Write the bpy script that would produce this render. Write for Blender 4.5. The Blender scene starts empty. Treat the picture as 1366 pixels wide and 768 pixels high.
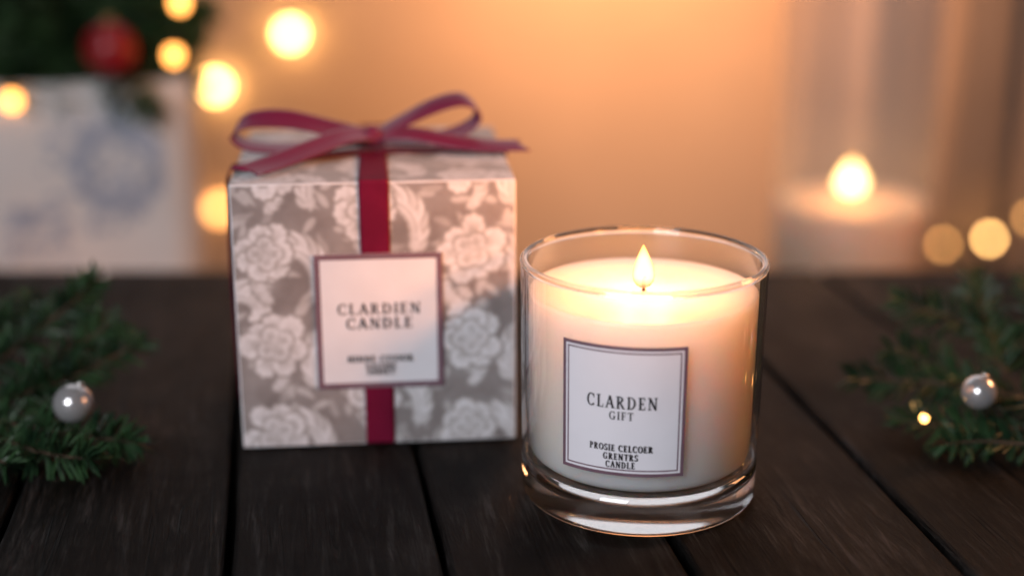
import bpy, bmesh, math, random
import numpy as np
from mathutils import Vector, Matrix
sc = bpy.context.scene
col = sc.collection
PI = math.pi
S = 0.01
# ------------------------------------------------------------------ camera maths (all lengths in cm)
HC = 20.6; PITCH = math.radians(17.0); FP = 1897.0
cP, sP = math.cos(PITCH), math.sin(PITCH)
def pix(X, Y, d):
    u = (X-683)/FP; v = (384-Y)/FP
    t = d/(cP+v*sP)
    return Vector((u*t, d, HC+(-sP+v*cP)*t))
def ground(X, Y, z=0.0):
    u = (X-683)/FP; v = (384-Y)/FP
    t = (z-HC)/(-sP+v*cP)
    return Vector((u*t, (cP+v*sP)*t, z))

# ------------------------------------------------------------------ materials
def newmat(name):
    m = bpy.data.materials.new(name); m.use_nodes = True
    nt = m.node_tree
    for n in list(nt.nodes): nt.nodes.remove(n)
    out = nt.nodes.new('ShaderNodeOutputMaterial')
    return m, nt, out
def N(nt, typ, **kw):
    n = nt.nodes.new(typ)
    for k, v in kw.items(): setattr(n, k, v)
    return n
def ramp(nt, stops):
    r = N(nt, 'ShaderNodeValToRGB')
    e = r.color_ramp.elements
    while len(e) < len(stops): e.new(0.5)
    for i, (p, c) in enumerate(stops):
        e[i].position = p; e[i].color = (c[0], c[1], c[2], 1)
    return r
def pm(name, c, rough=0.5, var=0.15, scale=60.0, bump=0.0, bscale=300.0, metal=0.0, stretch=(1,1,1), spec=0.5, coat=0.0, sss=0.0, sheen=0.0, c2=None):
    m, nt, out = newmat(name)
    p = N(nt, 'ShaderNodeBsdfPrincipled')
    tc = N(nt, 'ShaderNodeTexCoord'); mp = N(nt, 'ShaderNodeMapping'); mp.inputs['Scale'].default_value = stretch
    nt.links.new(tc.outputs['Object'], mp.inputs['Vector'])
    nz = N(nt, 'ShaderNodeTexNoise'); nz.inputs['Scale'].default_value = scale; nz.inputs['Detail'].default_value = 4
    nt.links.new(mp.outputs['Vector'], nz.inputs['Vector'])
    lo = tuple(max(0, x*(1-var)) for x in c); hi = tuple(min(1, x*(1+var)) for x in c) if c2 is None else c2
    r = ramp(nt, [(0.32, lo), (0.68, hi)])
    nt.links.new(nz.outputs['Fac'], r.inputs['Fac']); nt.links.new(r.outputs['Color'], p.inputs['Base Color'])
    p.inputs['Roughness'].default_value = rough; p.inputs['Metallic'].default_value = metal
    p.inputs['Specular IOR Level'].default_value = spec
    p.inputs['Coat Weight'].default_value = coat
    p.inputs['Sheen Weight'].default_value = sheen
    if sss:
        p.inputs['Subsurface Weight'].default_value = 1.0
        p.inputs['Subsurface Radius'].default_value = (1.0, 0.82, 0.64)
        p.inputs['Subsurface Scale'].default_value = sss
    if bump:
        n2 = N(nt, 'ShaderNodeTexNoise'); n2.inputs['Scale'].default_value = bscale; n2.inputs['Detail'].default_value = 3
        nt.links.new(mp.outputs['Vector'], n2.inputs['Vector'])
        b = N(nt, 'ShaderNodeBump'); b.inputs['Strength'].default_value = bump; b.inputs['Distance'].default_value = 0.0006
        nt.links.new(n2.outputs['Fac'], b.inputs['Height']); nt.links.new(b.outputs['Normal'], p.inputs['Normal'])
    nt.links.new(p.outputs['BSDF'], out.inputs['Surface'])
    return m
def damask_mat():
    m, nt, out = newmat('floral_paper')
    p = N(nt, 'ShaderNodeBsdfPrincipled'); p.inputs['Roughness'].default_value = 0.5
    at = N(nt, 'ShaderNodeAttribute'); at.attribute_name = 'tone'
    tc = N(nt, 'ShaderNodeTexCoord'); nz = N(nt, 'ShaderNodeTexNoise'); nz.inputs['Scale'].default_value = 90; nz.inputs['Detail'].default_value = 4
    nt.links.new(tc.outputs['Object'], nz.inputs['Vector'])
    ma = N(nt, 'ShaderNodeMath', operation='MULTIPLY_ADD'); ma.inputs[1].default_value = 0.46; 
    nt.links.new(nz.outputs['Fac'], ma.inputs[0]); nt.links.new(at.outputs['Fac'], ma.inputs[2])
    r = ramp(nt, [(0.0, (0.13,0.113,0.112)), (0.27, (0.205,0.18,0.178)), (0.64, (0.41,0.388,0.39)), (1.04, (0.68,0.67,0.70))])
    nt.links.new(ma.outputs[0], r.inputs['Fac']); nt.links.new(r.outputs['Color'], p.inputs['Base Color'])
    nt.links.new(p.outputs[0], out.inputs['Surface']); return m
def emis(name, c, s):
    m, nt, out = newmat(name)
    e = N(nt, 'ShaderNodeEmission'); e.inputs['Color'].default_value = (*c, 1); e.inputs['Strength'].default_value = s
    nt.links.new(e.outputs[0], out.inputs['Surface']); return m
def haze_node(nt):
    df = N(nt, 'ShaderNodeBsdfTranslucent'); df.inputs['Color'].default_value = (0.95, 0.93, 0.92, 1)
    d2 = N(nt, 'ShaderNodeBsdfDiffuse'); d2.inputs['Color'].default_value = (0.95, 0.93, 0.92, 1)
    mh = N(nt, 'ShaderNodeMixShader'); mh.inputs[0].default_value = 0.5
    nt.links.new(df.outputs[0], mh.inputs[1]); nt.links.new(d2.outputs[0], mh.inputs[2]); return mh
def thin_glass(name, tint=(0.99,0.992,0.995), base=0.04, edge=0.75, power=4.0, haze=0.0, rough=0.02):
    m, nt, out = newmat(name)
    tr = N(nt, 'ShaderNodeBsdfTransparent'); tr.inputs['Color'].default_value = (*tint, 1)
    gl = N(nt, 'ShaderNodeBsdfGlossy'); gl.inputs['Roughness'].default_value = rough
    lw = N(nt, 'ShaderNodeLayerWeight'); lw.inputs['Blend'].default_value = 0.5
    pw = N(nt, 'ShaderNodeMath', operation='POWER'); pw.inputs[1].default_value = power
    nt.links.new(lw.outputs['Facing'], pw.inputs[0])
    ma = N(nt, 'ShaderNodeMath', operation='MULTIPLY_ADD'); ma.inputs[1].default_value = edge; ma.inputs[2].default_value = base
    nt.links.new(pw.outputs[0], ma.inputs[0])
    src = tr
    if haze:
        mx = N(nt, 'ShaderNodeMixShader'); mx.inputs[0].default_value = haze
        nt.links.new(tr.outputs[0], mx.inputs[1]); nt.links.new(haze_node(nt).outputs[0], mx.inputs[2]); src = mx
    mix = N(nt, 'ShaderNodeMixShader')
    nt.links.new(ma.outputs[0], mix.inputs[0]); nt.links.new(src.outputs[0], mix.inputs[1]); nt.links.new(gl.outputs[0], mix.inputs[2])
    nt.links.new(mix.outputs[0], out.inputs['Surface']); return m
def real_glass(name, clear=0.3, rough=0.0):
    m, nt, out = newmat(name)
    g = N(nt, 'ShaderNodeBsdfGlass'); g.inputs['Color'].default_value = (0.995,0.995,0.995,1); g.inputs['IOR'].default_value = 1.47
    g.inputs['Roughness'].default_value = rough
    tr = N(nt, 'ShaderNodeBsdfTransparent')
    mx = N(nt, 'ShaderNodeMixShader'); mx.inputs[0].default_value = clear
    nt.links.new(g.outputs[0], mx.inputs[1]); nt.links.new(tr.outputs[0], mx.inputs[2])
    nt.links.new(mx.outputs[0], out.inputs['Surface']); return m
def flame_mat(name, z0, z1, k=1.0):
    m, nt, out = newmat(name)
    lw = N(nt, 'ShaderNodeLayerWeight'); lw.inputs['Blend'].default_value = 0.5
    tc = N(nt, 'ShaderNodeTexCoord'); sx = N(nt, 'ShaderNodeSeparateXYZ'); nt.links.new(tc.outputs['Object'], sx.inputs[0])
    mr = N(nt, 'ShaderNodeMapRange'); mr.inputs['From Min'].default_value = z0*S; mr.inputs['From Max'].default_value = z1*S
    nt.links.new(sx.outputs['Z'], mr.inputs['Value'])
    rz = ramp(nt, [(0.0, (0.2,0.12,0.09)), (0.10, (0.6,0.33,0.14)), (0.25, (1.0,0.72,0.34)), (0.75, (1.0,0.68,0.28)), (1.0, (1.0,0.45,0.11))])
    nt.links.new(mr.outputs[0], rz.inputs['Fac'])
    rf = ramp(nt, [(0.0, (1,1,1)), (0.6, (0.9,0.76,0.55)), (0.97, (0.50,0.19,0.04))])
    nt.links.new(lw.outputs['Facing'], rf.inputs['Fac'])
    mx = N(nt, 'ShaderNodeMix', data_type='RGBA', blend_type='MULTIPLY'); mx.inputs[0].default_value = 1.0
    nt.links.new(rz.outputs['Color'], mx.inputs[6]); nt.links.new(rf.outputs['Color'], mx.inputs[7])
    e = N(nt, 'ShaderNodeEmission'); e.inputs['Strength'].default_value = 6.0*k
    nt.links.new(mx.outputs[2], e.inputs['Color'])
    tr = N(nt, 'ShaderNodeBsdfTransparent')
    ad = N(nt, 'ShaderNodeMixShader'); ad.inputs[0].default_value = 0.7
    nt.links.new(tr.outputs[0], ad.inputs[1]); nt.links.new(e.outputs[0], ad.inputs[2])
    nt.links.new(ad.outputs[0], out.inputs['Surface']); return m
def wood_mat():
    m, nt, out = newmat('dark_wood')
    p = N(nt, 'ShaderNodeBsdfPrincipled')
    tc = N(nt, 'ShaderNodeTexCoord'); at = N(nt, 'ShaderNodeAttribute'); at.attribute_name = 'seed'
    rot = N(nt, 'ShaderNodeMapping'); rot.inputs['Rotation'].default_value = (0, 0, -math.atan(0.165))
    nt.links.new(tc.outputs['Object'], rot.inputs['Vector'])
    cb = N(nt, 'ShaderNodeCombineXYZ'); nt.links.new(at.outputs['Fac'], cb.inputs['Y']); nt.links.new(at.outputs['Fac'], cb.inputs['Z'])
    ad = N(nt, 'ShaderNodeVectorMath', operation='ADD'); nt.links.new(rot.outputs[0], ad.inputs[0]); nt.links.new(cb.outputs[0], ad.inputs[1])
    def stretched(sx, sy, detail, dist=0.0, rough=0.65):
        mp = N(nt, 'ShaderNodeMapping'); mp.inputs['Scale'].default_value = (sx, sy, 1)
        nt.links.new(ad.outputs[0], mp.inputs['Vector'])
        nz = N(nt, 'ShaderNodeTexNoise'); nz.inputs['Scale'].default_value = 1.0; nz.inputs['Detail'].default_value = detail
        nz.inputs['Roughness'].default_value = rough; nz.inputs['Distortion'].default_value = dist
        nt.links.new(mp.outputs[0], nz.inputs['Vector']); return nz
    big = stretched(85, 9, 6, 2.2); fine = stretched(800, 50, 8, 0.8, 0.8); blot = stretched(28, 20, 5, 0.5); crack = stretched(240, 9, 3, 1.0, .5)
    a = N(nt, 'ShaderNodeMath', operation='MULTIPLY'); nt.links.new(big.outputs['Fac'], a.inputs[0]); nt.links.new(fine.outputs['Fac'], a.inputs[1])
    r = ramp(nt, [(0.18, (0.0009,0.0008,0.0008)), (0.235, (0.0036,0.0032,0.0031)), (0.28, (0.0112,0.0101,0.0098)), (0.38, (0.050,0.046,0.045))])
    nt.links.new(a.outputs[0], r.inputs['Fac'])
    rb = ramp(nt, [(0.3, (0.4,0.39,0.38)), (0.7, (1.35,1.31,1.30))]); nt.links.new(blot.outputs['Fac'], rb.inputs['Fac'])
    mx = N(nt, 'ShaderNodeMix', data_type='RGBA', blend_type='MULTIPLY'); mx.inputs[0].default_value = 1.0
    nt.links.new(r.outputs['Color'], mx.inputs[6]); nt.links.new(rb.outputs['Color'], mx.inputs[7])
    rc_ = ramp(nt, [(0.31, (0.08,0.08,0.08)), (0.37, (1,1,1))]); nt.links.new(crack.outputs['Fac'], rc_.inputs['Fac'])
    m3 = N(nt, 'ShaderNodeMix', data_type='RGBA', blend_type='MULTIPLY'); m3.inputs[0].default_value = 1.0
    nt.links.new(mx.outputs[2], m3.inputs[6]); nt.links.new(rc_.outputs['Color'], m3.inputs[7])
    nt.links.new(m3.outputs[2], p.inputs['Base Color'])
    rr = N(nt, 'ShaderNodeMapRange'); rr.inputs['To Min'].default_value = 0.68; rr.inputs['To Max'].default_value = 0.38
    nt.links.new(blot.outputs['Fac'], rr.inputs['Value']); nt.links.new(rr.outputs[0], p.inputs['Roughness'])
    p.inputs['Specular IOR Level'].default_value = 0.14
    hs = N(nt, 'ShaderNodeMath', operation='MULTIPLY'); nt.links.new(a.outputs[0], hs.inputs[0]); nt.links.new(rc_.outputs['Color'], hs.inputs[1])
    b = N(nt, 'ShaderNodeBump'); b.inputs['Strength'].default_value = 1.0; b.inputs['Distance'].default_value = 0.0020
    nt.links.new(hs.outputs[0], b.inputs['Height']); nt.links.new(b.outputs['Normal'], p.inputs['Normal'])
    nt.links.new(p.outputs[0], out.inputs['Surface']); return m

M = {}
M['wood'] = wood_mat()
M['damask'] = damask_mat()
M['label'] = pm('label_paper', (0.71,0.70,0.745), 0.6, 0.03, 80, 0.05, 1500)
M['jar_label'] = pm('jar_label_paper', (0.80,0.775,0.83), 0.6, 0.02, 80, 0.05, 1500)
M['mauve'] = pm('mauve_ink', (0.17,0.095,0.125), 0.5, 0.1, 200)
M['ink'] = pm('dark_ink', (0.012,0.008,0.011), 0.6, 0.1, 300, spec=.15)
M['ribbon'] = pm('burgundy_satin', (0.14,0.006,0.029), 0.7, 0.12, 90, 0.1, 2600, spec=0.08)
M['ribbon_bow'] = pm('burgundy_satin_bow', (0.15,0.011,0.052), 0.33, 0.08, 60, spec=.45, sheen=0.1)  # bow tinted more mauve, cool light on the loops put into the colour
M['wax'] = pm('candle_wax', (0.925,0.84,0.755), 0.42, 0.01, 40, sss=0.028)
M['pillar_wax'] = pm('pillar_wax', (0.80,0.58,0.42), 0.5, 0.02, 40, sss=0.02)
M['wick'] = pm('burnt_wick', (0.05,0.025,0.015), 0.9, 0.4, 800)
M['wall_glass'] = thin_glass('jar_glass', edge=0.9, power=2.8)
M['rim_glass'] = real_glass('rim_glass', 0.12)
M['base_glass'] = real_glass('base_glass', 0.03, 0.03)
M['haze_glass'] = thin_glass('hurricane_glass', base=0.004, edge=0.06, power=4.0, haze=0.08, rough=.3)
M['needle'] = pm('fir_needles', (0.006,0.022,0.010), 0.45, 0.1, 70, c2=(0.040,0.092,0.034), spec=.35)
M['needle_pot'] = pm('potted_fir_needles', (0.012,0.036,0.015), 0.5, 0.1, 40, c2=(0.07,0.14,0.052), spec=.3)
M['twig'] = pm('fir_twig', (0.06,0.035,0.02), 0.8, 0.3, 200)
M['pearl'] = pm('pearl', (0.56,0.55,0.56), 0.2, 0.03, 60, coat=0.6, metal=0.6)
M['silver'] = pm('silver', (0.7,0.68,0.66), 0.25, 0.05, 60, metal=1.0)
M['red'] = pm('red_bauble', (0.32,0.005,0.012), 0.42, 0.1, 60, coat=0.2)
M['gold'] = pm('gold_cap', (0.5,0.36,0.15), 0.4, 0.1, 60, metal=1.0)
M['china'] = pm('white_china', (0.80,0.77,0.76), 0.4, 0.06, 14)
M['blue'] = pm('blue_glaze', (0.42,0.46,0.56), 0.4, 0.15, 60)
M['soil'] = pm('soil', (0.03,0.022,0.016), 0.95, 0.4, 200)
M['wallp'] = pm('warm_wall', (0.72,0.55,0.42), 0.85, 0.07, 5, 0.1, 60)
M['floor'] = pm('floor_boards', (0.12,0.08,0.05), 0.6, 0.3, 5, stretch=(8,1,1))
M['ledge'] = pm('ledge_wood', (0.16,0.10,0.065), 0.6, 0.25, 8, stretch=(1,8,1))
M['curtain'] = pm('pale_curtain', (0.62,0.46,0.36), 0.9, 0.06, 20, 0.2, 500, sheen=0.2)
M['wire'] = pm('dark_wire', (0.03,0.04,0.02), 0.5, 0.2, 100)
M['bulb'] = emis('lit_bulb', (1.0,0.54,0.17), 30)
M['bulb_dim'] = emis('dim_bulb', (1.0,0.45,0.13), 10)
M['bulb_tree'] = emis('orange_bulb', (1.0,0.38,0.08), 8)
M['bulb_near'] = emis('near_bulb', (1.0,0.5,0.13), 8)
M['bulb_faint'] = emis('faint_bulb', (1.0,0.55,0.2), 0.7)

# ------------------------------------------------------------------ mesh building
class MB:
    def __init__(s): s.v=[]; s.f=[]; s.m=[]
    def add(s, vs, fs, mi=0):
        o=len(s.v); s.v += [Vector(p) for p in vs]
        for f in fs: s.f.append([i+o for i in f]); s.m.append(mi)
    def tube(s, pts, r, n=8, mi=0, cap=True):
        pts=[Vector(p) for p in pts]; K=len(pts); vs=[]; fs=[]
        for i,p in enumerate(pts):
            t=(pts[min(i+1,K-1)]-pts[max(i-1,0)]).normalized()
            a=t.cross(Vector((0,0,1)));
            if a.length<1e-3: a=t.cross(Vector((1,0,0)))
            a.normalize(); b=t.cross(a)
            rr=r(i/(K-1)) if callable(r) else r
            for k in range(n):
                an=2*PI*k/n; vs.append(p+a*(rr*math.cos(an))+b*(rr*math.sin(an)))
        for i in range(K-1):
            for k in range(n):
                fs.append([i*n+k, i*n+(k+1)%n, (i+1)*n+(k+1)%n, (i+1)*n+k])
        if cap: fs.append(list(range(n))[::-1]); fs.append([(K-1)*n+k for k in range(n)])
        s.add(vs,fs,mi)
    def lathe(s, c, prof, seg=96, mi=0, closed=False, mfn=None):
        vs=[]; idx=[]
        for (r,z) in prof:
            if r<1e-6: idx.append([len(vs)]*seg); vs.append(Vector((c[0],c[1],c[2]+z)))
            else:
                row=[]
                for k in range(seg):
                    a=2*PI*k/seg
                    row.append(len(vs)); vs.append(Vector((c[0]+r*math.cos(a), c[1]+r*math.sin(a), c[2]+z)))
                idx.append(row)
        P=len(prof); o=len(s.v); s.v += vs
        for i in range(P if closed else P-1):
            A=idx[i]; B=idx[(i+1)%P]
            for k in range(seg):
                k2=(k+1)%seg
                q=[A[k],A[k2],B[k2],B[k]]; q2=[]
                for x in q:
                    if x not in q2: q2.append(x)
                if len(q2)>2: s.f.append([x+o for x in q2]); s.m.append(mfn(i) if mfn else mi)
    def sphere(s, c, r, nu=24, nv=16, mi=0, sc3=(1,1,1), fn=None):
        vs=[]; fs=[]
        for j in range(1,nv):
            th=PI*j/nv
            for i in range(nu):
                ph=2*PI*i/nu; k=fn(ph,th) if fn else 1
                vs.append(Vector((c[0]+r*k*sc3[0]*math.sin(th)*math.cos(ph), c[1]+r*k*sc3[1]*math.sin(th)*math.sin(ph), c[2]+r*k*sc3[2]*math.cos(th))))
        for j in range(nv-2):
            for i in range(nu):
                fs.append([j*nu+i,(j+1)*nu+i,(j+1)*nu+(i+1)%nu,j*nu+(i+1)%nu])
        t=len(vs); vs.append(Vector((c[0],c[1],c[2]+r*sc3[2]))); vs.append(Vector((c[0],c[1],c[2]-r*sc3[2])))
        for i in range(nu):
            fs.append([t,i,(i+1)%nu]); fs.append([t+1,(nv-2)*nu+(i+1)%nu,(nv-2)*nu+i])
        s.add(vs,fs,mi)
    def box(s, a, b, mi=0):
        x0,y0,z0=a; x1,y1,z1=b
        s.add([(x0,y0,z0),(x1,y0,z0),(x1,y1,z0),(x0,y1,z0),(x0,y0,z1),(x1,y0,z1),(x1,y1,z1),(x0,y1,z1)],
              [[0,3,2,1],[4,5,6,7],[0,1,5,4],[1,2,6,5],[2,3,7,6],[3,0,4,7]],mi)
BASE={}
def link(o): col.objects.link(o); return o
def build(name, mb, mats, parent=None, base=(0,0,0), smooth=True, recalc=False, bevel=0, solid=0):
    if parent is not None: base=BASE[parent.name]
    b=Vector(base)
    me=bpy.data.meshes.new(name)
    me.from_pydata([tuple((p-b)*S) for p in mb.v],[],mb.f)
    for mm in (mats if isinstance(mats,list) else [mats]): me.materials.append(M[mm])
    me.polygons.foreach_set('material_index', mb.m)
    if recalc:
        bm=bmesh.new(); bm.from_mesh(me); bmesh.ops.recalc_face_normals(bm,faces=bm.faces); bm.to_mesh(me); bm.free()
    me.polygons.foreach_set('use_smooth',[bool(smooth)]*len(me.polygons))
    me.update()
    o=link(bpy.data.objects.new(name,me))
    if parent is not None: o.parent=parent
    else: o.location=b*S
    BASE[o.name]=b
    if solid:
        md=o.modifiers.new('thickness','SOLIDIFY'); md.thickness=solid*S; md.offset=0
    if bevel:
        md=o.modifiers.new('bevel','BEVEL'); md.width=bevel*S; md.segments=3; md.limit_method='ANGLE'
    return o
def thing(name, label, cat, base, group=None):
    o=link(bpy.data.objects.new(name,None)); o.location=Vector(base)*S; o.empty_display_size=0.01
    BASE[o.name]=Vector(base); o['label']=label; o['category']=cat
    if group: o['group']=group
    return o
def tag(o, label, cat, group=None):
    o['label']=label; o['category']=cat
    if group: o['group']=group
    return o
def struct(o): o['kind']='structure'; return o
def catmull(P, n=8):
    P=[Vector(p) for p in P]; out=[]
    for i in range(len(P)-1):
        p0=P[max(i-1,0)];p1=P[i];p2=P[i+1];p3=P[min(i+2,len(P)-1)]
        for k in range(n):
            t=k/n
            out.append(0.5*((2*p1)+(p2-p0)*t+(2*p0-5*p1+4*p2-p3)*t*t+(3*p1-p0-3*p2+p3)*t**3))
    out.append(P[-1].copy()); return out

# ------------------------------------------------------------------ serif lettering (2D polygons)
T_=0.17
def rc(x0,y0,x1,y1): return [[(x0,y0),(x1,y0),(x1,y1),(x0,y1)]]
def ser(x,top=False,w=0.34): return rc(x-w/2,1-0.07,x+w/2,1) if top else rc(x-w/2,0,x+w/2,0.07)
def stem(x): return rc(x-T_/2,0,x+T_/2,1)+ser(x)+ser(x,True)
def dg(x0,y0,x1,y1,w): return [[(x0-w/2,y0),(x0+w/2,y0),(x1+w/2,y1),(x1-w/2,y1)]]
def ring(cx,cy,ro,ri,a0,a1,n=14):
    q=[]
    for k in range(n):
        a=math.radians(a0+(a1-a0)*k/n); b=math.radians(a0+(a1-a0)*(k+1)/n)
        q.append([(cx+ro[0]*math.cos(a),cy+ro[1]*math.sin(a)),(cx+ro[0]*math.cos(b),cy+ro[1]*math.sin(b)),
                  (cx+ri[0]*math.cos(b),cy+ri[1]*math.sin(b)),(cx+ri[0]*math.cos(a),cy+ri[1]*math.sin(a))])
    return q
def tick(x,y0,y1): return [[(x-0.05,y0),(x,y0),(x,y1),(x-0.02,y1)]]
GL={}
GL['C']=(ring(.43,.5,(.43,.52),(.27,.44),45,315)+rc(.70,.66,.75,.98)+rc(.70,.02,.75,.25),.84)
GL['G']=(ring(.43,.5,(.43,.52),(.27,.44),45,310)+rc(.70,.68,.75,.98)+rc(.62,.03,.78,.42)+rc(.54,.37,.86,.44),.92)
GL['L']=(stem(.19)+rc(.19,0,.66,.07)+tick(.66,0,.28),.72)
GL['A']=(dg(.09,0,.42,1,.09)+dg(.76,0,.42,1,.19)+rc(.2,.29,.62,.37)+ser(.09,w=.26)+ser(.76,w=.32),.88)
GL['R']=(stem(.19)+ring(.32,.745,(.37,.255),(.20,.18),-90,90)+rc(.19,.925,.32,1)+rc(.19,.49,.32,.565)+dg(.74,0,.38,.52,.18)+ser(.77,w=.22),.88)
GL['P']=(stem(.19)+ring(.32,.735,(.37,.265),(.20,.19),-90,90)+rc(.19,.925,.32,1)+rc(.19,.47,.32,.545),.74)
GL['B']=(stem(.19)+ring(.32,.75,(.32,.25),(.16,.175),-90,90)+ring(.34,.26,(.37,.26),(.2,.185),-90,90)+rc(.19,.925,.32,1)+rc(.19,.49,.34,.565)+rc(.19,0,.34,.075),.78)
GL['D']=(stem(.19)+ring(.33,.5,(.52,.5),(.35,.425),-90,90)+rc(.19,0,.33,.075)+rc(.19,.925,.33,1),.92)
GL['E']=(stem(.19)+rc(.19,0,.66,.075)+rc(.19,.925,.63,1)+rc(.19,.465,.5,.54)+tick(.66,0,.27)+tick(.63,.76,1)+tick(.5,.38,.62),.74)
GL['F']=(stem(.19)+rc(.19,.925,.63,1)+rc(.19,.465,.5,.54)+tick(.63,.74,1)+tick(.5,.38,.62),.68)
GL['N']=(rc(.13,0,.21,1)+rc(.74,0,.82,1)+dg(.775,0,.16,1,.19)+ser(.175,w=.28)+ser(.775,True,.28)+ser(.1,True,.2),.96)
GL['I']=(stem(.19),.38)
GL['T']=(rc(.33,0,.50,1)+ser(.415)+rc(.06,.925,.77,1)+tick(.77,.74,1)+tick(.11,.74,1),.82)
GL['S']=(ring(.33,.745,(.29,.265),(.15,.18),25,265)+ring(.33,.255,(.31,.265),(.16,.18),-155,85)+rc(.56,.72,.6,.98)+rc(.04,.02,.08,.28),.66)
GL['O']=(ring(.46,.5,(.46,.52),(.29,.44),0,360,24),.92)
GL['H']=(stem(.19)+stem(.72)+rc(.19,.46,.72,.54),.92)
GL[' ']=([], .4)
def text(s, width, height, cx, cy, tr=0.2, bold=0.0):
    x=0; polys=[]
    for ch in s:
        g,a=GL[ch]
        polys += [[(px+x,py) for px,py in p] for p in g]; x += a+tr
    x-=tr; k=width/x
    base=[[(cx+(px-x/2)*k, cy+(py-0.5)*height) for px,py in p] for p in polys]
    if bold: base=[[(q[0]+dx,q[1]+dy) for q in p] for dx,dy in ((-bold,0),(bold,0),(0,bold*.7)) for p in base]
    return base
def frame(w,h,b):
    W,H=w/2,h/2
    return [[(-W,-H),(W,-H),(W,-H+b),(-W,-H+b)],[(-W,H-b),(W,H-b),(W,H),(-W,H)],
            [(-W,-H+b),(-W+b,-H+b),(-W+b,H-b),(-W,H-b)],[(W-b,-H+b),(W,-H+b),(W,H-b),(W-b,H-b)]]

# ================================================================== SETTING
w=bpy.data.worlds.new('World'); sc.world=w; w.use_nodes=True
bg=w.node_tree.nodes['Background']; bg.inputs[0].default_value=(0.85,0.80,0.78,1); bg.inputs[1].default_value=0.010
ZL=-9.0
mb=MB(); mb.box((-220,168,-75),(220,172,170)); struct(build('wall',mb,'wallp',base=(0,170,-75),smooth=False))
mb=MB(); mb.box((-220,-120,-79),(220,176,-75)); struct(build('floor',mb,'floor',base=(0,0,-79),smooth=False))
mb=MB(); mb.box((-80,71.6,ZL-2),(80,101,ZL)); mb.box((-78,73,-75),(78,99,ZL-2.05)); struct(build('ledge',mb,'ledge',base=(0,85,-75),smooth=False,bevel=0.15))

# table
tb=thing('wooden_table','dark stained plank table that everything in front rests on','table',(0,38,-75))
gx=[-60.3,-52.9,-45.5,-38.1,-30.7,-23.2,-15.8,-8.5,-1.9,5.5,13.75,21.2,28.6,36,43.3,50.6]
mb=MB(); seeds=[]
Y0,Y1=6.0,70.5; NS=40
for k in range(len(gx)-1):
    rr=random.Random(100+k); dz=rr.uniform(-0.07,0.0); sd=rr.uniform(0,9)
    vs=[]
    g=0.12; ch=0.16
    jl=jr=0
    for i in range(NS+1):
        y=Y0+(Y1-Y0)*i/NS; sh=-0.165*(y-38)
        jl=jl*0.7+rr.uniform(-.03,.03); jr=jr*0.7+rr.uniform(-.03,.03)
        xl=gx[k]+g+sh+jl; xr=gx[k+1]-g+sh+jr
        vs += [(xl,y,-2.2),(xl,y,dz-ch),(xl+ch*.4,y,dz-ch*.35),(xl+ch,y,dz),(xr-ch,y,dz),(xr-ch*.4,y,dz-ch*.35),(xr,y,dz-ch),(xr,y,-2.2)]
    fs=[]
    for i in range(NS):
        for j in range(8):
            j2=(j+1)%8; fs.append([i*8+j,i*8+j2,(i+1)*8+j2,(i+1)*8+j])
    fs.append(list(range(8))); fs.append([NS*8+j for j in range(8)][::-1])
    mb.add(vs,fs); seeds += [sd]*len(fs)
n0=len(mb.f)
mb.box((-58,8,-3.4),(46,69,-2.25)); seeds += [3.3]*(len(mb.f)-n0)
top=build('tabletop',mb,'wood',parent=tb,smooth=False,recalc=True)
at=top.data.attributes.new('seed','FLOAT','FACE'); at.data.foreach_set('value',seeds)
for x in (-50,40):
    for y in (12,64):
        mb=MB(); mb.box((x-2.5,y-2.5,-75),(x+2.5,y+2.5,-3.45)); l=build('leg',mb,'wood',parent=tb,smooth=False,bevel=.2)

# curtain at the right of the wall
mb=MB(); vs=[]; n=200; x0,x1=33,130
for i in range(n+1):
    x=x0+(x1-x0)*i/n; y=162.5+(1.2*math.sin(i*0.26)+.7*math.sin(i*0.61+1))
    vs += [(x,y,-74.5),(x+0.3*math.sin(i),y,30),(x,162+0.6*(y-162),120)]
mb.add(vs,[[i*3+j,(i+1)*3+j,(i+1)*3+j+1,i*3+j+1] for i in range(n) for j in range(2)])
tag(build('curtain',mb,'curtain',base=(82,162,-74.5),solid=.2),'pale brown pleated curtain hanging at the right in front of the wall','curtain')

# ================================================================== CANDLE IN GLASS
CX,CY=4.27,44.25
can=thing('jar_candle','lit cream candle in a clear thick based glass with a square label','candle',(CX,CY,0))
ZT=7.97; WT=0.22
def Ro(z): return 3.91+0.09*z/8.0
mb=MB()
out_=[(Ro(z),z) for z in [1.462+ (ZT-1.462)*i/14 for i in range(15)]]
inn=[(Ro(z)-WT,z) for z in [ZT-(ZT-1.462)*i/14 for i in range(15)]]
mb.lathe((CX,CY,0),out_,128); mb.lathe((CX,CY,0),inn,128)
build('glass_wall',mb,'wall_glass',parent=can)
mb=MB(); prof=[]; rm=Ro(ZT)-WT/2
for k in range(16):
    a=2*PI*k/16; prof.append((rm+0.135*math.cos(a),ZT+.05+0.12*math.sin(a)))
mb.lathe((CX,CY,0),prof,160,closed=True); build('rim',mb,'rim_glass',parent=can,recalc=True)
mb=MB(); prof=[(0,0.15),(1.8,0.14),(2.9,0.09),(3.4,0.03)]
for k in range(7):
    a=-PI/2+PI/2*k/6; prof.append((Ro(0)-0.27+0.27*math.cos(a),0.29+0.27*math.sin(a)))
prof += [(Ro(.7),.7),(Ro(1.0),1.0),(Ro(1.455),1.455),(3.75,1.458),(3.65,1.40),(3.4,1.33),(2,1.30),(0,1.30)]
mb.lathe((CX,CY,0),prof,160); build('base',mb,'base_glass',parent=can,recalc=True)
mb=MB()
WR=3.675
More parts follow.
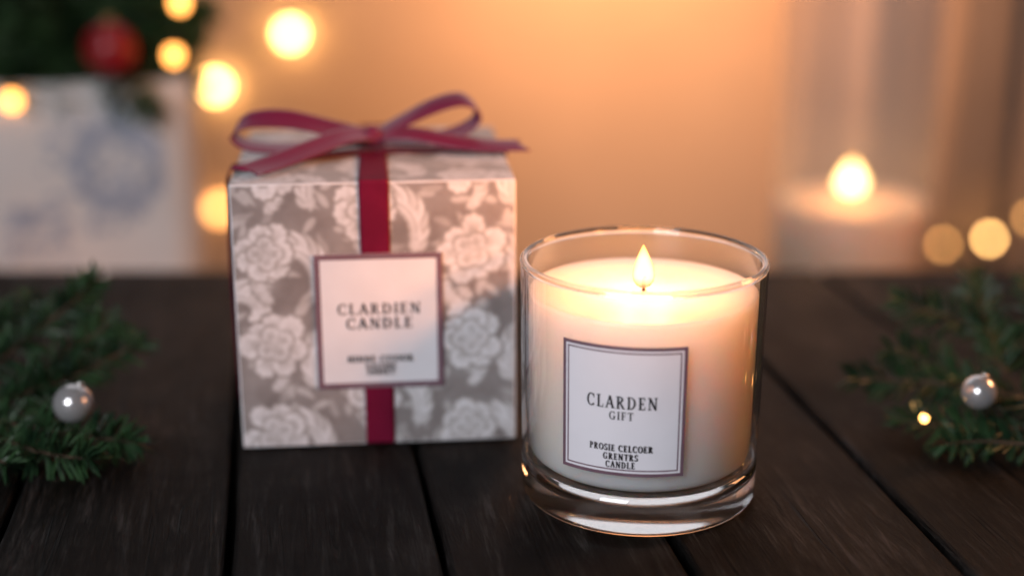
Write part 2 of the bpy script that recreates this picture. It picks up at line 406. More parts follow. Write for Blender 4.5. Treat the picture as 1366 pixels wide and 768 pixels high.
prof=[(0,1.34),(2.6,1.35),(3.3,1.38),(3.45,1.44),(WR-.06,1.58),(WR,1.75),(WR+.03,4),(WR+.06,6.9),(WR+.055,7.02),(WR-.02,7.06),(WR-.12,7.0),(3.2,6.93),(1.6,6.9),(.5,6.89),(0,6.89)]
mb.lathe((CX,CY,0),prof,128); build('wax',mb,'wax',parent=can,recalc=True)
mb=MB(); mb.tube(catmull([(CX,CY,6.8),(CX+.02,CY,7.1),(CX-.01,CY,7.3),(CX+.06,CY-.02,7.48)],5),lambda t:.075-.03*t,8)
build('wick',mb,'wick',parent=can)
def flame(cx,cy,z0,z1,r,parent,mat,lean=0.0):
    mb=MB(); pf=[(0,0),(.35,.02),(.66,.07),(.9,.16),(1,.27),(.98,.38),(.88,.5),(.70,.63),(.49,.76),(.27,.88),(.11,.96),(0,1)]
    mb.lathe((cx,cy,z0),[(a*r,b*(z1-z0)) for a,b in pf],32)
    for v in mb.v:
        t=(v.z-z0)/(z1-z0); v.x += lean*t*t
    return build('flame',mb,mat,parent=parent)
M['flame']=flame_mat('candle_flame',7.14,8.50,.62)
flame(CX,CY,7.08,8.54,.36,can,'flame',-.03)
def point(name,loc,p,c,r):
    L=bpy.data.lights.new(name,'POINT'); L.energy=p; L.color=c; L.shadow_soft_size=r*S
    o=link(bpy.data.objects.new(name,L)); o.location=Vector(loc)*S; return o
point('flame_light',(CX,CY,8.3),0.19,(1.0,0.38,0.135),.95)

# label wrapped on the glass
A0=math.radians(-13.6)
lz=4.29; lw=4.0; lh=4.24
def cyl(u,v,off):
    z=lz+v; R=Ro(z)+off; a=A0+u/4.0
    return Vector((CX+R*math.sin(a), CY-R*math.cos(a), z))
def cylpatch(mb,polys,off,mi=0,step=0.18):
    for i,p in enumerate(polys):
        o=off+i*6e-5
        xs=[q[0] for q in p]
        if max(xs)-min(xs)>step*1.5 and len(p)==4:
            n=int((max(xs)-min(xs))/step)+1; vs=[]
            (a,b,c,d)=p
            for k in range(n+1):
                t=k/n
                vs += [cyl(a[0]+(b[0]-a[0])*t,a[1]+(b[1]-a[1])*t,o),cyl(d[0]+(c[0]-d[0])*t,d[1]+(c[1]-d[1])*t,o)]
            mb.add(vs,[[2*k,2*k+2,2*k+3,2*k+1] for k in range(n)],mi)
        else: mb.add([cyl(q[0],q[1],o) for q in p],[list(range(len(p)))],mi)
mb=MB(); cylpatch(mb,[[(-lw/2,-lh/2),(lw/2,-lh/2),(lw/2,lh/2),(-lw/2,lh/2)]],.015)
lab=build('label',mb,'jar_label',parent=can)
mb=MB(); cylpatch(mb,frame(lw,lh,.11),.022); cylpatch(mb,frame(lw-.36,lh-.36,.045),.022)
build('border',mb,'mauve',parent=lab)
k=.0243; mb=MB()
for s,wd,h,dy,bd in (('CLARDEN',91,15.5,13,.006),('GIFT',31,10,-5,.004),('PROSIE CELCOER',82,8.2,-49,.011),('GRENTRS',45,8.2,-61,.011),('CANDLE',38,8.2,-72,.011)):
    cylpatch(mb,text(s,wd*k,h*k*1.08,0,dy*k,bold=bd),.024)
build('lettering',mb,'ink',parent=lab,smooth=False)

# ================================================================== GIFT BOX
BW,BH=9.9,9.75
FL=ground(323,598); FR=ground(690,584)
ux=(FR-FL); ux.z=0; ux.normalize(); uy=Vector((-ux.y,ux.x,0))
BC=(FL+FR)/2+uy*(BW/2)           # box centre on the table
def bx(x,y,z): return BC+ux*x+uy*y+Vector((0,0,z))
gb=thing('gift_box','cube shaped gift box in pale floral paper with a burgundy ribbon bow','gift box',tuple(BC))
# floral print: motifs rasterised to a per-vertex tone on a fine grid
def pattern(w,h,seed,n):
    rr=random.Random(seed); nh=int(n*h/w)
    A=np.full((nh+1,n+1),.10,np.float32)
    px=n/w
    def fill(poly,val):
        P=np.array(poly)*px
        x0=max(0,int(P[:,0].min())); x1=min(n,int(P[:,0].max())+1); y0=max(0,int(P[:,1].min())); y1=min(nh,int(P[:,1].max())+1)
        if x1<x0 or y1<y0: return
        X,Y=np.meshgrid(np.arange(x0,x1+1),np.arange(y0,y1+1)); ins=np.zeros(X.shape,bool)
        K=len(P)
        for i in range(K):
            xa,ya=P[i]; xb,yb=P[(i+1)%K]
            if ya==yb: continue
            c=((ya>Y)!=(yb>Y))&(X<(xb-xa)*(Y-ya)/(yb-ya)+xa); ins^=c
        sub=A[y0:y1+1,x0:x1+1]; sub[ins]=val
    PALE,SOFT,MID,DARK=.78,.56,.36,.03
    def petal(x,y,a,L,W,val,sc=3,amp=.12):
        out=[]; K=26
        for i in range(K+1):
            t=i/K; th=-PI*.5+PI*t
            r=1+amp*abs(math.sin(sc*PI*t))-amp
            out.append((L*(.42+.58*math.cos(th)*r), W*.5*math.sin(th)*r*(1.0 if abs(th)<1.2 else .9)))
        out.append((0,W*.10)); out.append((0,-W*.10))
        c,s=math.cos(a),math.sin(a)
        fill([(x+p*c-q*s,y+p*s+q*c) for p,q in out],val)
    def stroke(pts,wd,val):
        L=[];Rr=[]; K=len(pts)-1
        for i in range(K+1):
            (x0,y0),(x1,y1)=pts[max(0,i-1)],pts[min(K,i+1)]; d=math.hypot(x1-x0,y1-y0) or 1
            a=wd*math.sin(PI*(.1+.88*i/K))/2; nx,ny=-(y1-y0)/d*a,(x1-x0)/d*a
            L.append((pts[i][0]+nx,pts[i][1]+ny)); Rr.append((pts[i][0]-nx,pts[i][1]-ny))
        fill(L+Rr[::-1],val)
    def blade(x,y,a,L,W,bend,val):
        up=[];dn=[]
        for t in (0,.12,.28,.45,.62,.78,.9,1):
            ww=W*math.sin(PI*t**.7)/2+.002; aa=a+bend*t
            px_,py_=x+L*t*math.cos(a+bend*t*.5),y+L*t*math.sin(a+bend*t*.5)
            up.append((px_-ww*math.sin(aa),py_+ww*math.cos(aa))); dn.append((px_+ww*math.sin(aa),py_-ww*math.cos(aa)))
        fill(up+dn[::-1],val)
    def ruffle(x,y,a,L,W):
        # broad shaded petal with a ruffled edge and fine veins
        for val,k in ((DARK+.05,1.08),(SOFT-.02,1.0)): petal(x,y,a,L*k,W*k,val,5,.16)
        petal(x,y,a,L*.95,W*.86,PALE,5,.14); petal(x,y,a,L*.52,W*.5,SOFT+.04,3,.1)
        for da in (-.42,-.26,-.1,.08,.24,.40):
            stroke([(x+L*q*math.cos(a+da*q**.5),y+L*q*math.sin(a+da*q**.5)) for q in (.3,.5,.7,.88)],.05,MID+.12)
    def plume(cx,cy,a0,L,curl,s=1.0):
        pts=[]; x,y,a=cx,cy,a0; m=22
        for i in range(m+1):
            pts.append((x,y,a)); a+=curl/m*(0.30+1.5*i/m); x+=L/m*math.cos(a); y+=L/m*math.sin(a)
        sg=-1 if curl>0 else 1
        for i in range(1,m,2):
            x,y,a=pts[i]; t=i/m; z=s*(.95*math.sin(PI*(.2+.68*t))+.12)
            blade(x,y,a+sg*.75,z*1.06,.46*s+.06,-sg*.9,DARK+.05); blade(x,y,a+sg*.75,z,.42*s,-sg*.9,PALE-.02 if (i//2)%2 else PALE-.16)
            stroke([(x+z*q*math.cos(a+sg*(.75-.4*q)),y+z*q*math.sin(a+sg*(.75-.4*q))) for q in (.1,.4,.7)],.06,MID+.1)
            blade(x,y,a-sg*.9,z*.6,.28*s,sg*.8,SOFT)
        stroke([(p[0],p[1]) for p in pts],.26*s,PALE); stroke([(p[0],p[1]) for p in pts],.08*s,MID)
        x,y,a=pts[-1]
        for k in range(5): petal(x,y,a+1.25*k,.36*s,.32*s,PALE,2)
    def bloom(cx,cy,R,up):
        n1=7
        for k in range(n1):
            a=up+2*PI*k/n1+rr.uniform(-.2,.2); q=.22*R
            ruffle(cx+q*math.cos(a),cy+q*math.sin(a),a,R*rr.uniform(.72,1.0),R*rr.uniform(.85,1.05))
        for k in range(4):
            a=up+.5+2*PI*k/4+rr.uniform(-.2,.2); ruffle(cx,cy,a,R*.62,R*.66)
        for k in range(3):
            a=up+1.3+2*PI*k/3; ruffle(cx,cy,a,R*.3,R*.34)
    sx,sy=3.55,3.3
    sites=[(i,j) for i in range(-1,4) for j in range(-1,5)]
    pos=lambda i,j:(i*sx+1.2, j*sy+(sy/2 if i%2 else 0)+.6)
    for i,j in sites:
        cx,cy=pos(i,j)
        for q in range(16):
            a=rr.uniform(0,6.28); blade(cx+rr.uniform(-1.8,1.8),cy+rr.uniform(-1.7,1.7),a,.85,.28,rr.uniform(-1,1),rr.choice((MID-.04,MID+.08,SOFT-.08)))
    for i,j in sites:
        cx,cy=pos(i,j); m=1 if j%2 else -1
        plume(cx+1.55,cy-1.7,PI/2+.35*m,3.7,-3.6*m,1.0)
        plume(cx-.1*m,cy-1.75,PI/2-.9*m,1.9,2.8*m,.6)
    for i,j in sites:
        cx,cy=pos(i,j)
        bloom(cx+rr.uniform(-.15,.15),cy+rr.uniform(-.15,.15),1.12*rr.uniform(.92,1.1),rr.uniform(0,6))
    for _ in range(4 if n>200 else 2):
        B=np.pad(A,1,mode='edge'); A=(B[:-2,1:-1]+B[2:,1:-1]+B[1:-1,:-2]+B[1:-1,2:]+2*B[1:-1,1:-1])/6
    return A
mb=MB(); tones=[]
bm=bmesh.new(); bmesh.ops.create_cube(bm,size=1.0)
for v in bm.verts: v.co=Vector((v.co.x*BW,v.co.y*BW,(v.co.z+.5)*BH))
bmesh.ops.bevel(bm,geom=bm.edges[:],offset=.07,segments=2,affect='EDGES',profile=.5)
bm.verts.index_update(); mb.add([bx(*v.co) for v in bm.verts],[[v.index for v in f.verts] for f in bm.faces],0); tones += [.7]*len(mb.v); bm.free()
hw=BW/2
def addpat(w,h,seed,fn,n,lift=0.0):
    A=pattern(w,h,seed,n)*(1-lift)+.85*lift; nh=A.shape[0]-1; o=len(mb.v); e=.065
    for j in range(nh+1):
        for i in range(n+1):
            mb.v.append(fn(e+(w-2*e)*i/n, e+(h-2*e)*j/nh, .004)); 
    tones.extend(A.ravel().tolist())
    for j in range(nh):
        for i in range(n):
            a=o+j*(n+1)+i; mb.f.append([a,a+1,a+n+2,a+n+1]); mb.m.append(0)
addpat(BW,BH,1,lambda u,v,o: bx(u-hw,-hw-o,v),300)
addpat(BW,BW,2,lambda u,v,o: bx(u-hw,v-hw,BH+o),260,.25)  # lid print paler, the brighter light on top put into its tone
addpat(BW,BH,3,lambda u,v,o: bx(-hw-o,hw-u,v),160)
addpat(BW,BH,4,lambda u,v,o: bx(hw+o,u-hw,v),160)
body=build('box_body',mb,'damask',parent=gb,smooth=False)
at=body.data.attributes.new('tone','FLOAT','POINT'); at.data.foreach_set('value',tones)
# ribbon
def strip(path,wdirs,width,mat,parent,name,n=8,thick=.035,cut=0,bulge=.05):
    P=catmull(path,n); W=catmull(wdirs,n); mb=MB(); vs=[]; m=8; K=len(P)
    for i,(p,wd) in enumerate(zip(P,W)):
        wd=wd.normalized(); 
        tn=(P[min(i+1,K-1)]-P[max(i-1,0)]).normalized(); nn=tn.cross(wd)
        for j in range(m+1):
            s=(j/m-.5)
            q=p+wd*(s*width)+nn*(bulge*math.cos(s*PI)*width*.6)
            if cut and i==K-1: q+=tn*(s*cut)
            vs.append(bx(*q))
    mb.add(vs,[[i*(m+1)+j,(i+1)*(m+1)+j,(i+1)*(m+1)+j+1,i*(m+1)+j+1] for i in range(K-1) for j in range(m)])
    return build(name,mb,mat,parent=parent,solid=thick)
r_=.06
e=hw+r_; zt=BH+r_
X=(1,0,0); Yd=(0,1,0)
pf=[(0,0,zt+.02),(0,-2,zt),(0,-hw+.3,zt),(0,-e+.02,zt-.03),(0,-e,BH-.4),(0,-e,7),(0,-e,4),(0,-e,1),(0,-e,.05)]
rb=strip(pf,[X]*len(pf),1.04,'ribbon',gb,'ribbon',6,bulge=0)
pf=[(0,0,zt+.02),(0,2,zt),(0,hw-.3,zt),(0,e-.02,zt-.03),(0,e,BH-.4),(0,e,4),(0,e,.05)]
strip(pf,[X]*len(pf),1.04,'ribbon',rb,'back_band',6,bulge=0)
yb=-2.4   # the cross band runs a little in front of the middle on the left side
pf=[(0,0,zt+.07),(-2.0,-.8,zt+.05),(-hw+.3,yb,zt+.05),(-e-.10,yb,zt-.10),(-e-.22,yb,BH-.8),(-e-.26,yb,7),(-e-.24,yb,4),(-e-.16,yb,1.5),(-e-.05,yb,.05)]
strip(pf,[Yd]*len(pf),1.04,'ribbon',rb,'side_band',6,bulge=0)
pf=[(0,0,zt+.07),(2.5,0,zt+.05),(hw-.3,0,zt+.05),(e,0,zt-.03),(e,0,BH-.6),(e,0,4),(e,0,.05)]
strip(pf,[Yd]*len(pf),1.04,'ribbon',rb,'side_band',6,bulge=0)
def B(l): return [(x,y,z+BH) for x,y,z in l]
strip(B([(-.2,0,.70),(-1.5,-.1,1.0),(-3.1,-.3,1.4),(-4.5,-.45,1.42),(-5.1,-.5,.98),(-4.6,-.55,.5),(-3.1,-.5,.36),(-1.5,-.3,.48),(-.2,0,.6)]),
      [(0,.85,.3),(0,.83,.44),(0,.8,.54),(.1,.86,.46),(.2,.95,.3),(0,.97,.25),(0,.97,.2),(0,.95,.2),(0,.85,.3)],.96,'ribbon_bow',rb,'bow_loop')
strip(B([(.2,0,.70),(1.1,.1,1.15),(2.3,.2,1.7),(3.4,.2,1.95),(4.0,.1,1.55),(3.7,0,1.0),(2.6,-.1,.6),(1.2,0,.5),(.2,0,.6)]),
      [(0,.85,.3),(0,.9,.38),(0,.88,.48),(-.1,.92,.4),(-.2,.95,.34),(0,.96,.38),(0,.96,.32),(0,.95,.22),(0,.85,.3)],.96,'ribbon_bow',rb,'bow_loop')
strip(B([(-.1,-.3,.82),(-1.0,-1.1,.88),(-2.2,-2.3,.68),(-3.4,-3.5,.46),(-4.3,-4.4,.36)]),
      [(-.55,.6,.5),(-.64,.64,.46),(-.66,.66,.48),(-.66,.66,.44),(-.68,.68,.34)],.84,'ribbon_bow',rb,'ribbon_tail',cut=.8)
strip(B([(.1,-.1,.7),(1.4,-.5,.82),(2.8,-.9,.62),(4.1,-1.2,.46),(5.5,-1.5,.48)]),
      [(.2,.9,.3),(.2,.88,.42),(.2,.86,.42),(.22,.88,.35),(.22,.9,.3)],.84,'ribbon_bow',rb,'ribbon_tail',cut=-.8)
mb=MB(); c=bx(0,-.12,BH+.68)
mb.sphere(c,.45,32,20,sc3=(.95,.95,.9),fn=lambda ph,th:1+.06*math.cos(7*ph)*math.sin(th)+.05*math.cos(5*th))
build('knot',mb,'ribbon_bow',parent=rb)
# label on the box front
LX=.08
LZ=4.72; lw2,lh2=4.48,4.98
def fc(u,v,o): return bx(LX+u,-hw-.115-o,LZ+v)
mb=MB()
W2,H2=lw2/2,lh2/2
vs=[]
for o in (-.025,0): vs += [fc(-W2,-H2,o),fc(W2,-H2,o),fc(W2,H2,o),fc(-W2,H2,o)]
mb.add(vs,[[4,5,6,7],[0,3,2,1],[0,1,5,4],[1,2,6,5],[2,3,7,6],[3,0,4,7]])
lab=build('label',mb,'label',parent=gb,smooth=False)
mb=MB()
for p in frame(lw2,lh2,.20): mb.add([fc(a,b,.008) for a,b in p],[[0,1,2,3]])
build('border',mb,'mauve',parent=lab,smooth=False)
mb=MB(); k=.0265; i=0
for s,wd,h,dy in (('CLARDIEN',110,14.5,18),('CANDLE',88,14.5,-2),('HINNE CISOOR',88,8.5,-52),('GASTINS',40,6.5,-62),('SABIET',38,7,-70)):
    for p in text(s,wd*k,h*k*1.05,0,dy*k,bold=.006):
        i+=1; mb.add([fc(a,b,.010+i*6e-5) for a,b in p],[list(range(len(p)))])
build('lettering',mb,'ink',parent=lab,smooth=False)

# ================================================================== FIR BRANCHES
def needles(mN,P,nl,dens,rr,wd=.085,lo=.3,hi=.8):
    L=sum((P[i+1]-P[i]).length for i in range(len(P)-1)); n=int(L*dens); K=len(P)-1
    for q in range(n):
        s=(q+rr.random())/n; f=s*K; i=min(int(f),K-1); p=P[i].lerp(P[i+1],f-i); t=(P[i+1]-P[i]).normalized()
        a=t.cross(Vector((0,0,1)))
        if a.length<1e-3: a=Vector((1,0,0))
        a.normalize(); b=t.cross(a); az=rr.uniform(0,2*PI)
        side=a*math.cos(az)+b*math.sin(az)
        side.normalize()
        fw=rr.uniform(lo,hi)+.7*max(0,s-.85)/.15
        d=(side+t*fw+Vector((0,0,.12))).normalized()
        l=nl*rr.uniform(.7,1.1)*(1-.35*max(0,s-.75)/.25)
        wv=d.cross(side.cross(t)+Vector((rr.uniform(-.3,.3),rr.uniform(-.3,.3),rr.uniform(-.3,.3))))
        if wv.length<1e-4: continue
        wv.normalize(); wv*=wd/2; nn=d.cross(wv).normalized()*wd*.35
        e=p+d*l+Vector((0,0,-.05*l))
        m1=p+d*l*.3; m2=p+d*l*.8
        mN.add([p,m1-wv,m2-wv*.8,e,m2+wv*.8,m1+wv,m1+nn,m2+nn],[[0,1,6],[0,6,5],[1,2,7,6],[6,7,4,5],[2,3,7],[7,3,4]])
def fir(name,label,base,shoots,seed,nl=1.15,dens=34,wd=.085,cat='fir branch',mat='needle'):
    t=thing(name,label,cat,base); rr=random.Random(seed); mS,mN=MB(),MB()
    for pts,r0 in shoots:
        P=catmull(pts,7)
        mS.tube(P,lambda q:r0*(1-.7*q),7); needles(mN,P,nl,dens,rr,wd)
    build('stem',mS,'twig',parent=t); build('needles',mN,mat,parent=t,smooth=False); return t
def G(X,Y,z): return ground(X,Y,z)
fir('fir_branch','dark green fir branch lying on the table left of the gift box',tuple(G(20,560,0)),[
    ([G(-90,560,.8),G(-20,540,1.1),G(50,520,1.4),G(110,495,1.8),G(188,458,2.6)],.18),
    ([G(-60,520,1.4),G(0,480,2.2),G(50,440,3.0),G(95,405,3.8),G(125,374,4.6)],.13),
    ([G(-40,555,.9),G(30,568,.9),G(90,578,.8),G(140,585,.8),G(180,590,.7)],.12),
    ([G(-30,570,.7),G(20,592,.7),G(70,606,.7),G(120,612,.7)],.10),
    ([G(30,525,1.3),G(75,478,2.3),G(120,450,2.9),G(150,432,3.3)],.10),
    ([G(-60,500,1.5),G(-20,455,2.4),G(20,425,3.0),G(45,400,3.4)],.10),
    ([G(-80,590,.7),G(-40,600,.7),G(10,618,.7)],.10)],5,1.3,32,.13)
fir('fir_branch','dark green fir branch lying on the table right of the glass candle',tuple(G(1340,540,0)),[
    ([G(1450,560,.8),G(1390,540,1.1),G(1320,520,1.4),G(1240,510,1.5),G(1140,505,1.4)],.18),
    ([G(1440,500,1.6),G(1380,470,2.2),G(1310,440,2.9),G(1250,418,3.4),G(1200,402,3.7)],.13),
    ([G(1340,500,1.8),G(1322,450,2.8),G(1308,410,3.6),G(1298,364,4.4)],.12),
    ([G(1420,570,.9),G(1350,572,.9),G(1280,570,.8),G(1200,560,.7)],.12),
    ([G(1430,590,.7),G(1370,592,.7),G(1310,588,.7),G(1262,592,.7)],.10),
    ([G(1400,480,2.0),G(1385,430,3.0),G(1372,372,4.0)],.10),
    ([G(1300,515,1.4),G(1240,480,2.0),G(1190,468,2.2)],.09)],6,1.3,26,.125)
def pearl(X,Y,r,label,z=None,mat='pearl'):
    c=ground(X,Y,z or r+.02)
    t=thing('pearl_ornament',label,'ornament',(c.x,c.y,c.z-r))
    mb=MB(); mb.sphere(c,r,40,26); build('ball',mb,mat,parent=t)
    mb=MB(); d=Vector((.35,.25,.9)).normalized()
    mb.tube([c+d*(r*.94),c+d*(r*1.12)],r*.22,14); build('cap',mb,'silver',parent=t); return t
pearl(98,538,.72,'white pearl ball lying on the fir branch left of the gift box',1.9)
pearl(1306,523,.62,'silvery pearl ball lying on the fir branch right of the candle',2.6)
# small light string in the right branch
def lights(label,pts,bulbs,r,mats,wr=.06,base=None,cat='string lights'):
    t=thing('fairy_lights',label,cat,tuple(base if base else pts[0]))
    mb=MB(); mb.tube(catmull(pts,8),wr,6); build('wire',mb,'wire',parent=t)
    for i,p in enumerate(bulbs):
        mb=MB(); mb.sphere(p,r,16,12,sc3=(1,1,1.15)); b=build('bulb',mb,mats[i],parent=t)
        mb=MB(); mb.tube([p+Vector((0,0,r*1.0)),p+Vector((0,0,r*1.9))],r*.5,8); build('socket',mb,'wire',parent=b)
    return t
p1=G(1233,557,1.4); p2=G(1221,541,1.0)
lights('tiny lit fairy light in the fir branch right of the candle',[G(1420,600,.3),G(1330,585,.5),G(1260,570,.9),p1+Vector((0,0,.25)),p2+Vector((0,0,.2)),G(1250,520,.9),G(1330,545,1.6),G(1420,530,1.4)],[p1,p2],.16,['bulb_near','bulb_faint'],.035,base=(p1.x,p1.y,0))

# ================================================================== BACKGROUND
# planter
PD=84.0
px1=pix(266,230,PD).x; px0=px1-13.6; py0,py1=PD,PD+11.5; zt=pix(200,108,PD).z; wt=.7
PR=Matrix.Rotation(math.radians(12.5),3,'Z'); PO=Vector((px1,py0,0))
def prot(v): return PO+PR@(Vector(v)-PO)
pc=prot(((px0+px1)/2,(py0+py1)/2,ZL))
pl=thing('planter','rounded white china planter with a faint blue ring motif on its front','planter',tuple(pc))
mb=MB()
def rsq(inset,z,cr=2.2,n=10):
    out=[]; x0,x1,y0,y1=px0+inset,px1-inset,py0+inset,py1-inset
    for (cx,cy,a0) in ((x1-cr,y0+cr,-90),(x1-cr,y1-cr,0),(x0+cr,y1-cr,90),(x0+cr,y0+cr,180)):
        for k in range(n+1):
            a=math.radians(a0+90*k/n); out.append((cx+cr*math.cos(a),cy+cr*math.sin(a),z))
    return out
rings=[rsq(.9,ZL+.01),rsq(.6,ZL+.4),rsq(.1,-5),rsq(0,-2),rsq(0,zt-1.6),rsq(.12,zt-.7),rsq(.4,zt-.15),rsq(.6,zt),rsq(wt,zt-.15),rsq(wt,zt-2.6)]
nr=len(rings[0]); vs=[p for r in rings for p in r]; fs=[]
for a in range(len(rings)-1):
    for kk in range(nr): fs.append([a*nr+kk,a*nr+(kk+1)%nr,(a+1)*nr+(kk+1)%nr,(a+1)*nr+kk])
fs.append(list(range(nr))[::-1]); fs.append([(len(rings)-1)*nr+kk for kk in range(nr)])
mb.add(vs,fs,0)
rr=random.Random(3)
def blot(cx,cz,r,o):
    if cx<px0+2.3 or cx>px1-2.2: return
    n=14; mb.add([(cx+r*(1+.2*math.sin(3*q))*math.cos(2*PI*q/n),py0+.02-o,cz+r*math.sin(2*PI*q/n)) for q in range(n)],[list(range(n))],1)
rp=pix(158,222,PD-1); rx_,rz_=rp.x-.1,rp.z; oo=.03
for q in range(44):
    a=2*PI*q/44; oo+=.0006; blot(rx_+2.25*math.cos(a),rz_+2.25*math.sin(a),.42*rr.uniform(.3,1.6),oo)
for q in range(170):
    a=rr.uniform(0,6.28); rad=rr.uniform(.5,4.4); oo+=.0006; blot(rx_+rad*math.cos(a),rz_+rad*math.sin(a),rr.uniform(.08,.3),oo)
for q in range(50): oo+=.0006; blot(px0+2.3+rr.uniform(0,3.6),-3.0+rr.uniform(0,3.6),rr.uniform(.1,.35),oo)
mb.v=[prot(v) for v in mb.v]
build('body',mb,['china','blue'],parent=pl,smooth=False)
mb=MB(); mb.box((px0+wt+1.2,py0+wt+1.2,zt-2.55),(px1-wt-1.2,py1-wt-1.2,zt-1.0)); mb.v=[prot(v) for v in mb.v]; build('soil',mb,'soil',parent=pl,smooth=False)
# greenery
rr=random.Random(11); sh=[]
root=Vector((pc.x-1.2,pc.y-.6,zt-.9))
def lim(tip):
    mx=(275-683)/FP*(tip.y*cP+12*sP)
    if tip.x>mx: tip.x=mx-rr.random()*1.5
    return tip
for q in range(52):
    a=rr.uniform(0,2*PI); el=rr.uniform(-.05,1.25); L=rr.uniform(6.5,12.5)
    dv=Vector((math.cos(a)*math.cos(el)*1.1,math.sin(a)*math.cos(el)*.45,math.sin(el)))
    st=root+Vector((rr.uniform(-3.8,3.0),rr.uniform(-2.2,2.8),0))
    tip=lim(st+dv*L); mid=st.lerp(tip,.5)+Vector((0,0,1.2))
    sh.append(([st,st.lerp(mid,.5)+Vector((0,0,.5)),mid,tip],.15))
for X,Y in ((30,160),(90,140),(165,140),(205,150),(10,140),(60,120),(225,70),(265,40),(225,20),(280,15),(20,60),(60,20),(110,90),(190,90),(250,20)):
    tip=pix(X,Y,PD-1.5+rr.random()*2); st=root+Vector((rr.uniform(-3.4,3),-1.7,.3)); mid=st.lerp(tip,.5)+Vector((0,0,1.8))
    sh.append(([st,mid,tip],.13))
fir('fir_arrangement','bushy dark green fir sprigs standing in the white china planter',tuple(root),sh,21,1.9,40,.15,cat='greenery',mat='needle_pot')
# red bauble
c=pix(147,66,PD-2.6)
t=thing('bauble','shiny red ball hanging in the green fir sprigs','bauble',(c.x,c.y,c.z-1.6))
mb=MB(); mb.sphere(c,1.5,32,20); build('ball',mb,'red',parent=t)
mb=MB(); mb.tube([c+Vector((0,0,1.46)),c+Vector((0,0,1.85))],.32,14); build('cap',mb,'gold',parent=t)
mb=MB(); mb.tube(catmull([c+Vector((0,0,1.85)),c+Vector((.1,.5,2.6)),c+Vector((.3,2.5,3.2))],5),.04,6); build('hanger',mb,'wire',parent=t)
# lights in the greenery
bl=[pix(16,134,PD-2.5),pix(232,74,PD-2),pix(240,4,PD-2)]
lights('string of warm fairy lights wound through the fir sprigs in the planter',[pix(-60,160,PD)]+[bl[0]+Vector((0,.1,.6))]+[pix(110,140,PD-1.5),pix(180,110,PD-1.5),bl[1]+Vector((0,.1,.6)),pix(255,40,PD),bl[2]+Vector((0,.1,.6)),pix(200,-60,PD)],bl,.45,['bulb_tree','bulb_tree','bulb_tree'],.05)
# lights on the wall
bl=[pix(387,45,166.5),pix(287,115,166.5),pix(293,278,166.5)]
o=Vector((0,.4,1.0))
lights('string of warm fairy lights hanging down the wall behind the gift box',[pix(520,-160,167),pix(440,-30,167),bl[0]+o,pix(330,75,167),bl[1]+o,pix(270,200,167),bl[2]+o,pix(310,380,167),pix(300,560,167)],bl,.88,['bulb','bulb','bulb_dim'],.1)
bl=[pix(1320,318,157),pix(1258,326,157),pix(1374,290,157)]
lights('string of warm fairy lights draped on the pale brown curtain',[pix(1180,480,158),pix(1225,380,157.6),bl[1]+o,pix(1290,330,157.5),bl[0]+o,bl[2]+o,pix(1440,180,157.5),pix(1500,0,158)],bl,.40,['bulb','bulb_dim','bulb_dim'],.1)
# hurricane lantern and candle
HY=93.0; hx=pix(1136,268,HY); HX=hx.x; zc=hx.z
mb=MB(); R=5.25; h0=ZL+.02
mb.lathe((HX,HY,h0),[(0,0),(R-.2,0),(R,.2),(R,9),(R,30),(R-.1,30.1),(R-.22,30),(R-.22,9),(R-.22,.5),(R-.4,.35),(0,.35)],72)
tag(build('hurricane_glass',mb,'haze_glass',base=(HX,HY,h0)),'tall clear cylinder glass around the lit candle at the back right','glass')
hb=h0+.38; hh=zc-hb
bc=thing('pillar_candle','wide pale lit candle inside the tall cylinder glass','candle',(HX,HY,hb))
mb=MB(); r=4.95
mb.lathe((HX,HY,hb),[(0,0),(r-.1,0),(r,.1),(r,hh),(r-.15,hh+.15),(r-.6,hh-.05),(1.5,hh-.2),(0,hh-.2)],72); build('wax',mb,'pillar_wax',parent=bc,recalc=True)
fz=pix(1136,238,HY).z
mb=MB(); mb.tube([(HX-.1,HY,zc-.3),(HX-.1,HY,fz-.6)],.08,8); build('wick',mb,'wick',parent=bc)
f0,f1=fz-1.1,fz+1.2
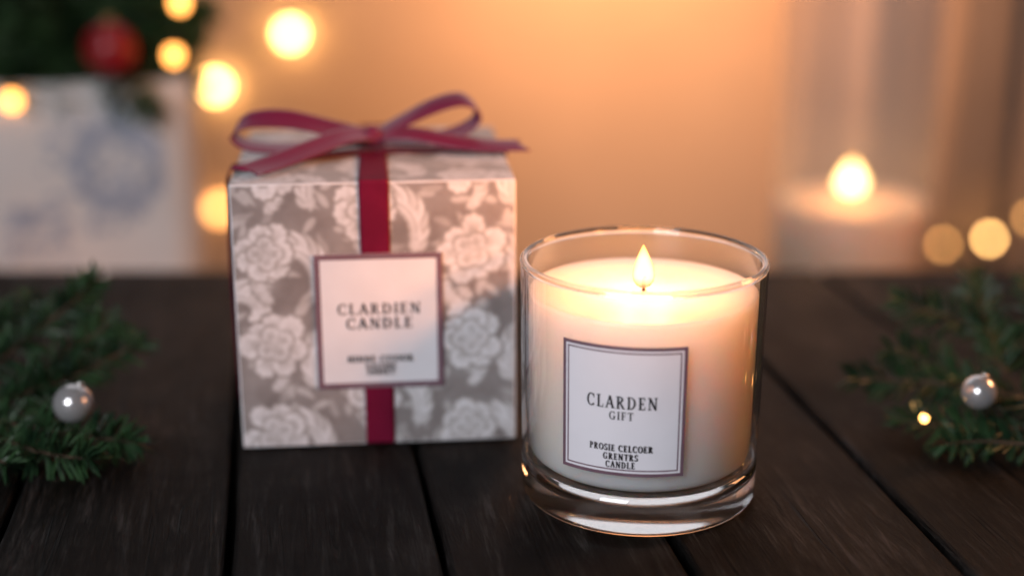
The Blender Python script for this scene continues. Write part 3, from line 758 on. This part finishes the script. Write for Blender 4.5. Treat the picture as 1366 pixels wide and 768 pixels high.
M['flame_b']=flame_mat('pillar_flame',f0-hb,f1-hb,1.8)
flame(HX-.1,HY,f0,f1,.9,bc,'flame_b')
point('pillar_flame_light',(HX-.1,HY,fz+.4),0.20,(1.0,0.46,0.18),.5)

# ================================================================== LIGHTS
def area(name,loc,tgt,size,p,c,sy=None,spread=None):
    L=bpy.data.lights.new(name,'AREA'); L.energy=p; L.color=c; L.size=size*S
    if sy: L.shape='RECTANGLE'; L.size_y=sy*S
    if spread: L.spread=math.radians(spread)
    o=link(bpy.data.objects.new(name,L)); o.location=Vector(loc)*S
    o.rotation_euler=(Vector(tgt)-Vector(loc)).to_track_quat('-Z','Y').to_euler(); return o
area('softbox',(-38,-34,50),(-1,47,5),42,2.45,(0.94,0.95,1.0),spread=100)
area('back_softbox',(-5,128,58),(0,48,4),120,2.3,(0.95,0.95,1.0),76)  # added out-of-view light, gives the glass base something bright to refract
area('wall_lamp',(11,137,27),(12,170,-12),15,3.7,(1.0,0.47,0.20))
area('warm_side_fill',(52,58,28),(6,46,6),16,1.7,(1.0,0.42,0.17))  # added fill out of view, stands in for the wax's peach glow
sp=Vector((24,22,27))
L=bpy.data.lights.new('box_glow_fill','SPOT'); L.energy=19.0; L.color=(1.0,0.34,0.10); L.spot_size=math.radians(15); L.spot_blend=1.0; L.shadow_soft_size=.06  # added spot, stands in for candle glow on the box's upper right
o=link(bpy.data.objects.new('box_glow_fill',L)); o.location=sp*S
o.rotation_euler=(bx(3.5,-hw,9.0)-sp).to_track_quat('-Z','Y').to_euler()

# ================================================================== CAMERA
cam=bpy.data.cameras.new('camera'); co=link(bpy.data.objects.new('camera',cam)); co.location=(0,0,HC*S)
co.rotation_euler=(PI/2-PITCH,0,0); cam.lens=50; cam.sensor_width=36; cam.clip_start=.01; cam.clip_end=50
cam.dof.use_dof=True; cam.dof.focus_distance=.452; cam.dof.aperture_fstop=2.8
sc.camera=co
sc.view_settings.view_transform='Standard'; sc.view_settings.look='None'; sc.view_settings.exposure=0
